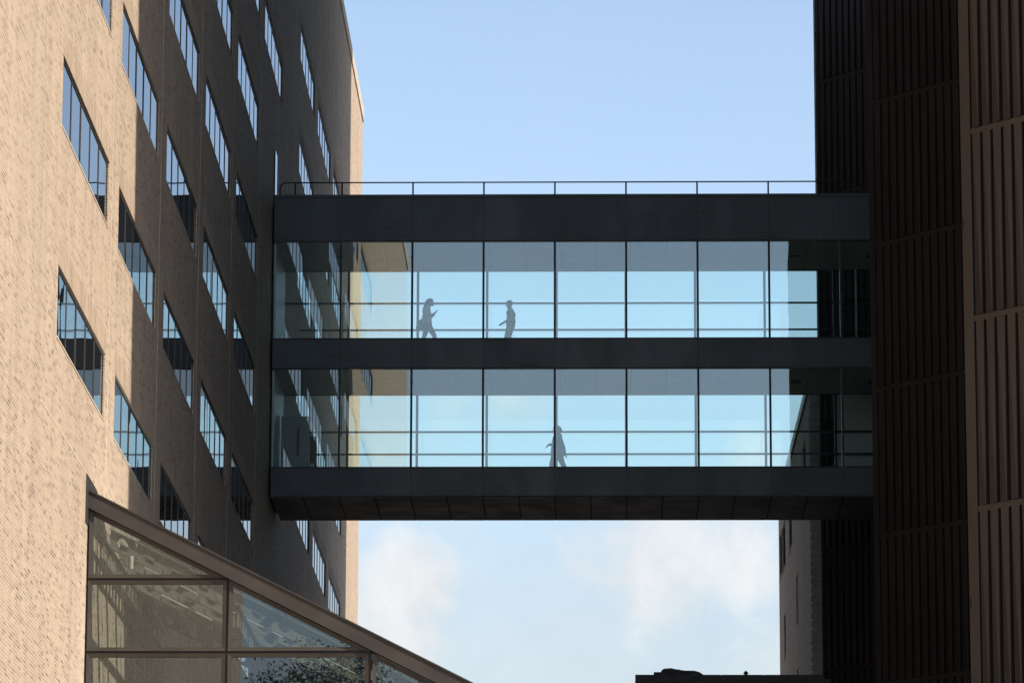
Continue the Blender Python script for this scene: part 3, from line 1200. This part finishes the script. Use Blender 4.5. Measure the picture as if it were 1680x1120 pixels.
cctv = thing('pipe_fitting', 'pale cylindrical fitting with coiled cable hanging inside the canopy by the brick wall', 'fixture', (-9.0, 85.0, 13.62))
b = MB()
b.tube((0.12, 0, -0.02), (0.12, 0, 0.24), 0.045, 14)
b.build('cylinder', M_WHITE, cctv)
b = MB()
b.tube((0.0, 0, 0.27), (0.24, 0, 0.27), 0.012, 8)
b.tube((0.24, 0, 0.27), (0.28, 0, 0.15), 0.010, 8)
b.build('bracket', M_STEEL, cctv)
b = MB()
prev = None
for t in range(0, 60):
    a = t/59*math.pi*5
    q = (-0.08+0.10*math.cos(a)*(1-.3*t/59), 0.05*t/59, 0.05+0.13*math.sin(a))
    if prev:
        b.tube(prev, q, 0.007, 5)
    prev = q
b.build('cable', M_FRAME, cctv)


# ------------------------------------------------------------ people
def skin_mesh(name, joints, edges, mats, matfn=None, voxel=0.011):
    """tapered limbs and joints fused into one continuous surface"""
    b = MB()
    N = 14

    def ring(c_, d_, ra, rb_, torso):
        c_ = Vector(c_)
        if torso:
            e1, e2 = Vector((1, 0, 0)), Vector((0, 1, 0))
        else:
            e1 = d_.orthogonal().normalized()
            e2 = d_.cross(e1).normalized()
        return [tuple(c_+e1*ra*math.cos(2*math.pi*i/N)+e2*rb_*math.sin(2*math.pi*i/N)) for i in range(N)]

    def ball(c_, ra, rb_, rc):
        c_ = Vector(c_)
        st = 8
        base_ = len(b.v)
        for i in range(1, st):
            t = math.pi*i/st
            for k in range(N):
                a = 2*math.pi*k/N
                b.v.append((c_.x+ra*math.sin(t)*math.cos(a), c_.y+rb_*math.sin(t)*math.sin(a), c_.z+rc*math.cos(t)))
        top = len(b.v)
        b.v.append((c_.x, c_.y, c_.z+rc))
        b.v.append((c_.x, c_.y, c_.z-rc))
        for i in range(st-2):
            for k in range(N):
                k2 = (k+1) % N
                b.f.append((base_+i*N+k, base_+(i+1)*N+k, base_+(i+1)*N+k2, base_+i*N+k2))
                b.m.append(0)
        for k in range(N):
            k2 = (k+1) % N
            b.f.append((top, base_+k, base_+k2))
            b.f.append((top+1, base_+(st-2)*N+k2, base_+(st-2)*N+k))
            b.m += [0, 0]
    for k, q in joints.items():
        rc = q[5] if len(q) > 5 else min(q[3], q[4])
        ball(q[:3], q[3], q[4], rc)
    for a, c2 in edges:
        p, q = joints[a], joints[c2]
        d_ = (Vector(q[:3])-Vector(p[:3])).normalized()
        torso = (p[3] != p[4] or q[3] != q[4]) and abs(d_.z) > 0.6
        r0 = ring(p[:3], d_, p[3], p[4], torso)
        r1 = ring(q[:3], d_, q[3], q[4], torso)
        base_ = len(b.v)
        b.v += r0+r1
        flip = torso and d_.z < 0
        for k in range(N):
            k2 = (k+1) % N
            f_ = (base_+k, base_+k2, base_+N+k2, base_+N+k)
            b.f.append(f_[::-1] if flip else f_)
            b.m.append(0)
        f0, f1 = tuple(base_+k for k in reversed(range(N))), tuple(base_+N+k for k in range(N))
        b.f += [f0[::-1], f1[::-1]] if flip else [f0, f1]
        b.m += [0, 0]
    me = b.mesh(name, mats[0])
    o = bpy.data.objects.new(name, me)
    COL.objects.link(o)
    md = o.modifiers.new('r', 'REMESH')
    md.mode = 'VOXEL'
    md.voxel_size = voxel
    ms = o.modifiers.new('d', 'SMOOTH')
    ms.factor = 0.5
    ms.iterations = 3
    bpy.context.view_layer.update()
    dg = bpy.context.evaluated_depsgraph_get()
    nm = bpy.data.meshes.new_from_object(o.evaluated_get(dg), depsgraph=dg)
    nm.name = name
    bpy.data.objects.remove(o)
    nm.materials.clear()
    for mt_ in mats:
        nm.materials.append(mt_)
    for p in nm.polygons:
        p.use_smooth = True
        p.material_index = matfn(p.center) if matfn else 0
    return nm


M_SKIN = simple('skin', (0.42, 0.27, 0.20), 0.6, 0, 0.06)
M_JACK = simple('pale_jacket', (0.78, 0.78, 0.76), 0.8, 0, 0.08)
M_TROU = simple('dark_trousers', (0.05, 0.055, 0.07), 0.85, 0, 0.1)
M_SHIRT = simple('blue_grey_shirt', (0.26, 0.32, 0.38), 0.8, 0, 0.08)
M_HAIR = simple('dark_hair', (0.03, 0.022, 0.018), 0.55, 0, 0.2)
M_COAT = simple('slate_coat', (0.10, 0.12, 0.14), 0.85, 0, 0.12)
M_SCARF = simple('grey_headscarf', (0.10, 0.11, 0.12), 0.8, 0, 0.12)
M_BAG = simple('black_leather', (0.03, 0.03, 0.032), 0.5, 0, 0.1)


def fingers(J, E, wrist, palm, side, curl, pre):
    """five short finger chains rooted in the palm; side=+1/-1 is the walking direction"""
    px_, py_, pz_ = palm
    wx, wy, wz = wrist
    d_ = Vector((px_-wx, py_-wy, pz_-wz)).normalized()
    acr = Vector((0, 1, 0))
    lens = (0.065, 0.075, 0.07, 0.055)
    for i, ln in enumerate(lens):
        o_ = Vector(palm)+acr*(-0.03+0.02*i)+d_*0.02
        m_ = o_+d_*ln*0.55
        e_ = m_+(d_*0.6+Vector((side*curl, 0, -0.3))).normalized()*ln*0.5
        a, c2, f_ = pre+'a%d' % i, pre+'b%d' % i, pre+'c%d' % i
        J[a] = (*o_, .010, .010)
        J[c2] = (*m_, .009, .009)
        J[f_] = (*e_, .007, .007)
        E += [(pre+'palm', a), (a, c2), (c2, f_)]
    t0 = Vector(palm)-acr*0.03-d_*0.02
    t1 = t0+(Vector((side, 0, 0.1))*0.03-acr*0.02+d_*0.02)
    J[pre+'t0'] = (*t0, .011, .011)
    J[pre+'t1'] = (*t1, .009, .009)
    E += [(pre+'palm', pre+'t0'), (pre+'t0', pre+'t1')]


def head_parts(person, cx_, cz_, s_, tilt, skinmat):
    """nose, ears, eyes and mouth as raised features on the head; s_ = facing (+1 right)"""
    b = MB()
    nx_ = cx_+s_*0.098
    b.prism([(0, -0.03), (0.026*s_, -0.028), (0.004*s_, 0.03)] if s_ > 0 else [(0, -0.03), (0.004*s_, 0.03), (0.026*s_, -0.028)], -0.014, 0.014,
            lambda u, v, w_: (nx_+u, w_, cz_+v-0.012+tilt))
    b.build('nose', skinmat, person)
    for sy in (-1, 1):
        b = MB()
        b.tube((cx_-.005, sy*0.074, cz_-0.02), (cx_-.005, sy*0.088, cz_-0.015), 0.026, 10, 0.03)
        b.build('ear', skinmat, person)
        b = MB()
        b.tube((cx_+s_*0.088, sy*0.032, cz_+0.012+tilt), (cx_+s_*0.095, sy*0.031, cz_+0.012+tilt), 0.012, 8, 0.008)
        b.build('eye', M_HAIR, person)
    b = MB()
    b.tube((cx_+s_*0.09, -0.022, cz_-0.062+tilt), (cx_+s_*0.09, 0.022, cz_-0.062+tilt), 0.007, 8)
    b.build('mouth', simple('lips', (0.35, 0.15, 0.13), 0.5), person)


FL1, FL2 = G1B-0.02, G2B-0.02


def shoe(b, x, y, s_, z=0.0, pitch=0.0):
    pts = [(-0.09, 0.0), (0.17, 0.0), (0.175, 0.03), (0.09, 0.07), (0.0, 0.10), (-0.08, 0.09)]
    ca, sa = math.cos(pitch), math.sin(pitch)
    pp = [((u*ca-v*sa), (u*sa+v*ca)) for u, v in pts]
    if s_ < 0:
        pp = [(-u, v) for u, v in pp][::-1]
    b.prism(pp, -0.042, 0.042, lambda u, v, w_: (x+u, y+w_, z+v))


def head_joints(J, E, cx_, cz_, s_, down=0.0):
    """skull, jaw and chin as fused volumes (s_ = facing)"""
    J['skull'] = (cx_-s_*0.012, 0, cz_+0.02, .096, .076, .098)
    J['jaw'] = (cx_+s_*0.030, 0, cz_-0.055-down*.4, .062, .056, .062)
    J['chin'] = (cx_+s_*(0.058), 0, cz_-0.090-down, .026, .028, .024)
    E += [('neck', 'skull')]


# woman with phone, walking right, upper level.  local origin on the floor below her hip
px0 = -4.80
wom = thing('person', 'long-haired woman in pale jacket walking right while looking at her phone', 'person', (px0, 134.2, FL1))
J = {}
J['hip'] = (-0.04, 0, 0.93, .125, .165)
J['waist'] = (-0.05, 0, 1.08, .125, .145)
J['chest'] = (-0.06, 0, 1.30, .125, .165)
J['neckb'] = (-0.03, 0, 1.44, .085, .11)
J['neck'] = (0.015, 0, 1.51, .052, .052)
E = [('hip', 'waist'), ('waist', 'chest'), ('chest', 'neckb'), ('neckb', 'neck')]
head_joints(J, E, 0.07, 1.62, 1, 0.015)
for sy, s_ in ((-1, 'l'), (1, 'r')):
    J[s_+'sh'] = (-0.06, sy*0.17, 1.39, .066, .066)
    J[s_+'el'] = (-0.06, sy*0.22, 1.09, .052, .052)
    J[s_+'wr'] = (0.13, sy*0.09, 1.21, .044, .044)
    J[s_+'palm'] = (0.19, sy*0.055, 1.27, .026, .036)
    E += [('chest', s_+'sh'), (s_+'sh', s_+'el'), (s_+'el', s_+'wr'), (s_+'wr', s_+'palm')]
    fingers(J, E, J[s_+'wr'][:3], J[s_+'palm'][:3], 1, 0.3, s_)
J['lth'] = (0.0, -0.09, 0.86, .105, .105)
J['lkn'] = (0.20, -0.09, 0.50, .068, .068)
J['lan'] = (0.12, -0.09, 0.10, .042, .042)
J['rth'] = (-0.05, 0.09, 0.86, .105, .105)
J['rkn'] = (-0.15, 0.09, 0.49, .066, .066)
J['ran'] = (-0.38, 0.09, 0.15, .042, .042)
E += [('hip', 'lth'), ('lth', 'lkn'), ('lkn', 'lan'), ('hip', 'rth'), ('rth', 'rkn'), ('rkn', 'ran')]


def mf(c_):
    if c_.z > 1.50:
        return 0
    if c_.x > 0.135 and c_.z > 1.1:
        return 0
    return 1 if c_.z > 0.93 else 2


put('body', skin_mesh('body', J, E, [M_SKIN, M_JACK, M_TROU], mf), wom)
head_parts(wom, 0.075, 1.61, 1, -0.01, M_SKIN)
hj = {'a': (-0.05, 0, 1.15, .14, .165), 'b': (-0.05, 0, 1.0, .150, .18), 'c': (-0.045, 0, 0.93, .165, .19, .04)}
put('jacket_hem', skin_mesh('jacket_hem', hj, [('a', 'b'), ('b', 'c')], [M_JACK]), wom)
hj = {'a': (0.045, 0, 1.665, .105, .092, .085), 'b': (-0.02, 0, 1.62, .095, .095), 'c': (-0.07, 0, 1.52, .085, .10), 'd': (-0.12, 0, 1.40, .070, .10), 'e': (-0.15, 0, 1.30, .045, .08, .06)}
put('hair', skin_mesh('hair', hj, [('a', 'b'), ('b', 'c'), ('c', 'd'), ('d', 'e')], [M_HAIR]), wom)
b = MB()
shoe(b, 0.12, -0.09, 1)
shoe(b, -0.41, 0.09, 1, 0.10, -0.65)
b.build('shoes', M_BAG, wom)
ph = thing('phone', 'small dark phone held up in the hands of the long-haired woman', 'phone', (px0+0.255, 134.2, FL1+1.33))
b = MB()
b.prism([(-0.05, -0.03), (0.035, 0.045), (0.028, 0.053), (-0.057, -0.022)], -0.037, 0.037, XZ(0))
b.build('case', M_BAG, ph)
b = MB()
b.prism([(-0.052, -0.0215), (0.026, 0.0470), (0.0252, 0.0479), (-0.0528, -0.0206)], -0.033, 0.033, XZ(0))
b.build('screen', simple('phone_glass', (0.02, 0.02, 0.03), 0.1), ph)
bag = thing('shoulder_bag', 'dark shoulder bag swinging behind the hip of the long-haired woman', 'bag', (px0-0.27, 134.2, FL1+0.70))
b = MB()
b.prism([(-0.12, 0.0), (0.10, 0.03), (0.15, 0.28), (0.05, 0.37), (-0.04, 0.33), (-0.13, 0.10)], -0.06, 0.06, XZ(0))
b.build('body', M_BAG, bag)
b = MB()
b.prism([(-0.07, 0.19), (0.12, 0.20), (0.135, 0.28), (0.05, 0.355), (-0.035, 0.315)], -0.068, 0.068, XZ(0))
b.build('flap', M_BAG, bag)
b = MB()
b.tube((0.05, 0.02, 0.34), (0.13, 0.17, 0.75), 0.014, 6)
b.build('strap', M_BAG, bag)

# man walking left, upper level
mx0 = -2.26
man = thing('person', 'short-haired man in a shirt walking left with one hand held forward', 'person', (mx0, 134.2, FL1))
J = {}
J['hip'] = (0.045, 0, 0.90, .130, .165)
J['waist'] = (0.05, 0, 1.05, .135, .155)
J['chest'] = (0.055, 0, 1.24, .130, .175)
J['neckb'] = (0.03, 0, 1.37, .085, .12)
J['neck'] = (0.01, 0, 1.44, .056, .058)
E = [('hip', 'waist'), ('waist', 'chest'), ('chest', 'neckb'), ('neckb', 'neck')]
head_joints(J, E, 0.0, 1.56, -1)
J['lsh'] = (0.06, -0.19, 1.33, .068, .068)
J['lel'] = (0.13, -0.23, 1.05, .054, .054)
J['lwr'] = (-0.12, -0.20, 0.955, .037, .037)
J['lpalm'] = (-0.17, -0.20, 0.92, .030, .040)
J['rsh'] = (0.06, 0.19, 1.33, .068, .068)
J['rel'] = (0.15, 0.22, 1.05, .052, .052)
J['rwr'] = (0.13, 0.21, 0.84, .035, .035)
J['rpalm'] = (0.11, 0.21, 0.77, .028, .036)
for s_ in 'lr':
    E += [('chest', s_+'sh'), (s_+'sh', s_+'el'), (s_+'el', s_+'wr'), (s_+'wr', s_+'palm')]
    fingers(J, E, J[s_+'wr'][:3], J[s_+'palm'][:3], -1, 0.3, s_)
J['lth'] = (0.02, -0.09, 0.83, .108, .108)
J['lkn'] = (-0.08, -0.09, 0.49, .074, .074)
J['lan'] = (-0.14, -0.09, 0.09, .046, .046)
J['rth'] = (0.05, 0.09, 0.83, .108, .108)
J['rkn'] = (-0.02, 0.09, 0.48, .072, .072)
J['ran'] = (0.20, 0.09, 0.13, .046, .046)
E += [('hip', 'lth'), ('lth', 'lkn'), ('lkn', 'lan'), ('hip', 'rth'), ('rth', 'rkn'), ('rkn', 'ran')]


def mf2(c_):
    if c_.z > 1.43 or (c_.x < -0.10 and 0.8 < c_.z < 1.1) or (abs(c_.y) > 0.175 and 0.66 < c_.z < 0.82):
        return 0
    return 1 if c_.z > 0.965 else 2


put('body', skin_mesh('body', J, E, [M_SKIN, M_SHIRT, M_TROU], mf2), man)
head_parts(man, 0.0, 1.56, -1, 0.0, M_SKIN)
hj = {'a': (-0.01, 0, 1.625, .085, .080, .055), 'b': (0.03, 0, 1.605, .082, .082, .07), 'c': (0.045, 0, 1.55, .058, .074, .05)}
put('hair', skin_mesh('hair', hj, [('a', 'b'), ('b', 'c')], [M_HAIR]), man)
b = MB()
b.tube((0.045, 0, 0.95), (0.045, 0, 0.985), 0.140, 20)
b.build('belt', M_BAG, man)
b = MB()
shoe(b, -0.15, -0.09, -1)
shoe(b, 0.23, 0.09, -1, 0.08, -0.6)
b.build('shoes', M_BAG, man)
itm = thing('water_bottle', 'small dark bottle carried low in the forward hand of the man', 'bottle', (mx0-0.235, 134.0, FL1+0.83))
b = MB()
b.tube((0.05, 0, 0.085), (-0.055, 0, 0.015), 0.035, 12)
b.build('flask', M_BAG, itm)
b = MB()
b.tube((-0.055, 0, 0.015), (-0.082, 0, -0.003), 0.022, 10)
b.build('cap', M_DARK, itm)

# person in a scarf and long coat walking left, lower level
vx0 = -0.74
vel = thing('person', 'person in headscarf and long coat striding left alone on the lower level', 'person', (vx0, 134.2, FL2))
J = {}
J['hip'] = (0.0, 0, 0.90, .15, .18)
J['waist'] = (0.0, 0, 1.08, .14, .16)
J['chest'] = (0.01, 0, 1.27, .14, .18)
J['neckb'] = (0.0, 0, 1.41, .095, .11)
J['neck'] = (-0.02, 0, 1.47, .058, .058)
E = [('hip', 'waist'), ('waist', 'chest'), ('chest', 'neckb'), ('neckb', 'neck')]
head_joints(J, E, -0.04, 1.59, -1)
J['lsh'] = (-0.04, -0.17, 1.35, .068, .068)
J['lel'] = (-0.12, -0.23, 1.07, .056, .056)
J['lwr'] = (-0.27, -0.20, 1.07, .036, .036)
J['lpalm'] = (-0.32, -0.20, 1.02, .028, .036)
J['rsh'] = (0.08, 0.17, 1.34, .074, .074)
J['rel'] = (0.19, 0.22, 1.06, .058, .058)
J['rwr'] = (0.24, 0.20, 0.84, .038, .038)
J['rpalm'] = (0.265, 0.20, 0.78, .028, .036)
for s_ in 'lr':
    E += [('chest', s_+'sh'), (s_+'sh', s_+'el'), (s_+'el', s_+'wr'), (s_+'wr', s_+'palm')]
    fingers(J, E, J[s_+'wr'][:3], J[s_+'palm'][:3], -1, 0.4 if s_ == 'l' else -0.3, s_)
J['lth'] = (-0.06, -0.09, 0.83, .12, .12)
J['lkn'] = (-0.17, -0.09, 0.48, .085, .085)
J['lan'] = (-0.20, -0.09, 0.09, .048, .048)
J['rth'] = (0.04, 0.09, 0.83, .12, .12)
J['rkn'] = (0.17, 0.09, 0.50, .080, .080)
J['ran'] = (0.38, 0.09, 0.16, .048, .048)
E += [('hip', 'lth'), ('lth', 'lkn'), ('lkn', 'lan'), ('hip', 'rth'), ('rth', 'rkn'), ('rkn', 'ran')]


def mf3(c_):
    if c_.z > 1.5 or c_.x < -0.28 or (c_.x > 0.2 and 0.6 < c_.z < 0.83):
        return 0
    return 1 if c_.z > 0.75 else 2


put('body', skin_mesh('body', J, E, [M_SKIN, M_COAT, M_TROU], mf3), vel)
head_parts(vel, -0.04, 1.59, -1, 0, M_SKIN)
hj = {'a': (0.0, 0, 1.30, .155, .19), 'b': (0.0, 0, 1.1, .185, .20), 'c': (0.0, 0, 0.9, .21, .22), 'd': (0.005, 0, 0.77, .23, .23, .05)}
put('coat', skin_mesh('coat', hj, [('a', 'b'), ('b', 'c'), ('c', 'd')], [M_COAT]), vel)
hj = {'a': (-0.03, 0, 1.64, .105, .092, .09), 'b': (0.02, 0, 1.61, .105, .098, .09), 'c': (0.08, 0, 1.57, .065, .085, .05), 'd': (0.135, 0, 1.54, .022, .05, .03),
      'f': (0.01, 0, 1.47, .09, .11), 'g': (0.02, 0, 1.37, .13, .17)}
put('headscarf', skin_mesh('headscarf', hj, [('a', 'b'), ('b', 'c'), ('c', 'd'), ('b', 'f'), ('f', 'g')], [M_SCARF]), vel)
b = MB()
shoe(b, -0.21, -0.09, -1)
shoe(b, 0.41, 0.09, -1, 0.10, -0.7)
b.build('shoes', M_BAG, vel)


# ------------------------------------------------------------ street trees behind the camera side (seen mirrored in the canopy glass)
def tree(x, y, h, rad, label, seed):
    rnd = random.Random(seed)
    t = thing('street_tree', label, 'tree', (x, y, GZ), 0)
    b = MB()
    pts = [(0, 0, 0), (0.1, 0.05, h*.25), (-.05, .1, h*.5), (.1, 0, h*.75)]
    rr = [.32, .25, .18, .08]
    for i in range(3):
        b.tube(pts[i], pts[i+1], rr[i], 10, rr[i+1])
    tips = []
    for i in range(16):
        z = h*(.35+.55*rnd.random())
        a = rnd.random()*6.28
        ln = rad*(.5+.5*rnd.random())
        e = (math.cos(a)*ln, math.sin(a)*ln, z+ln*.4)
        b.tube((0, 0, z), e, .07, 6, .02)
        tips.append(e)
    b.build('trunk', M_BARK, t)
    b = MB()
    for (cx_, cy_, cz_) in tips+[(rnd.gauss(0, rad*.35), rnd.gauss(0, rad*.35), h*(.55+.42*rnd.random())) for _ in range(26)]:
        for _ in range(700):
            p = Vector((cx_, cy_, cz_))+Vector((rnd.gauss(0, 1), rnd.gauss(0, 1), rnd.gauss(0, .8)))*rad*.17
            a = Vector((rnd.gauss(0, 1), rnd.gauss(0, 1), rnd.gauss(0, 1))).normalized()
            c2 = a.orthogonal().normalized()
            s_ = .04+.04*rnd.random()
            b.poly([p-a*s_, p+c2*s_*.5, p+a*s_, p-c2*s_*.5])
    b.build('crown', M_LEAF, t)


tree(-9.6, 20.0, 22.5, 3.2, 'tall leafy street tree at the corner of the brick block, mirrored in the canopy glass', 3)
tree(-9.0, -12.0, 25.5, 3.4, 'leafy street tree farther along the street, mirrored at the right of the canopy glass', 9)
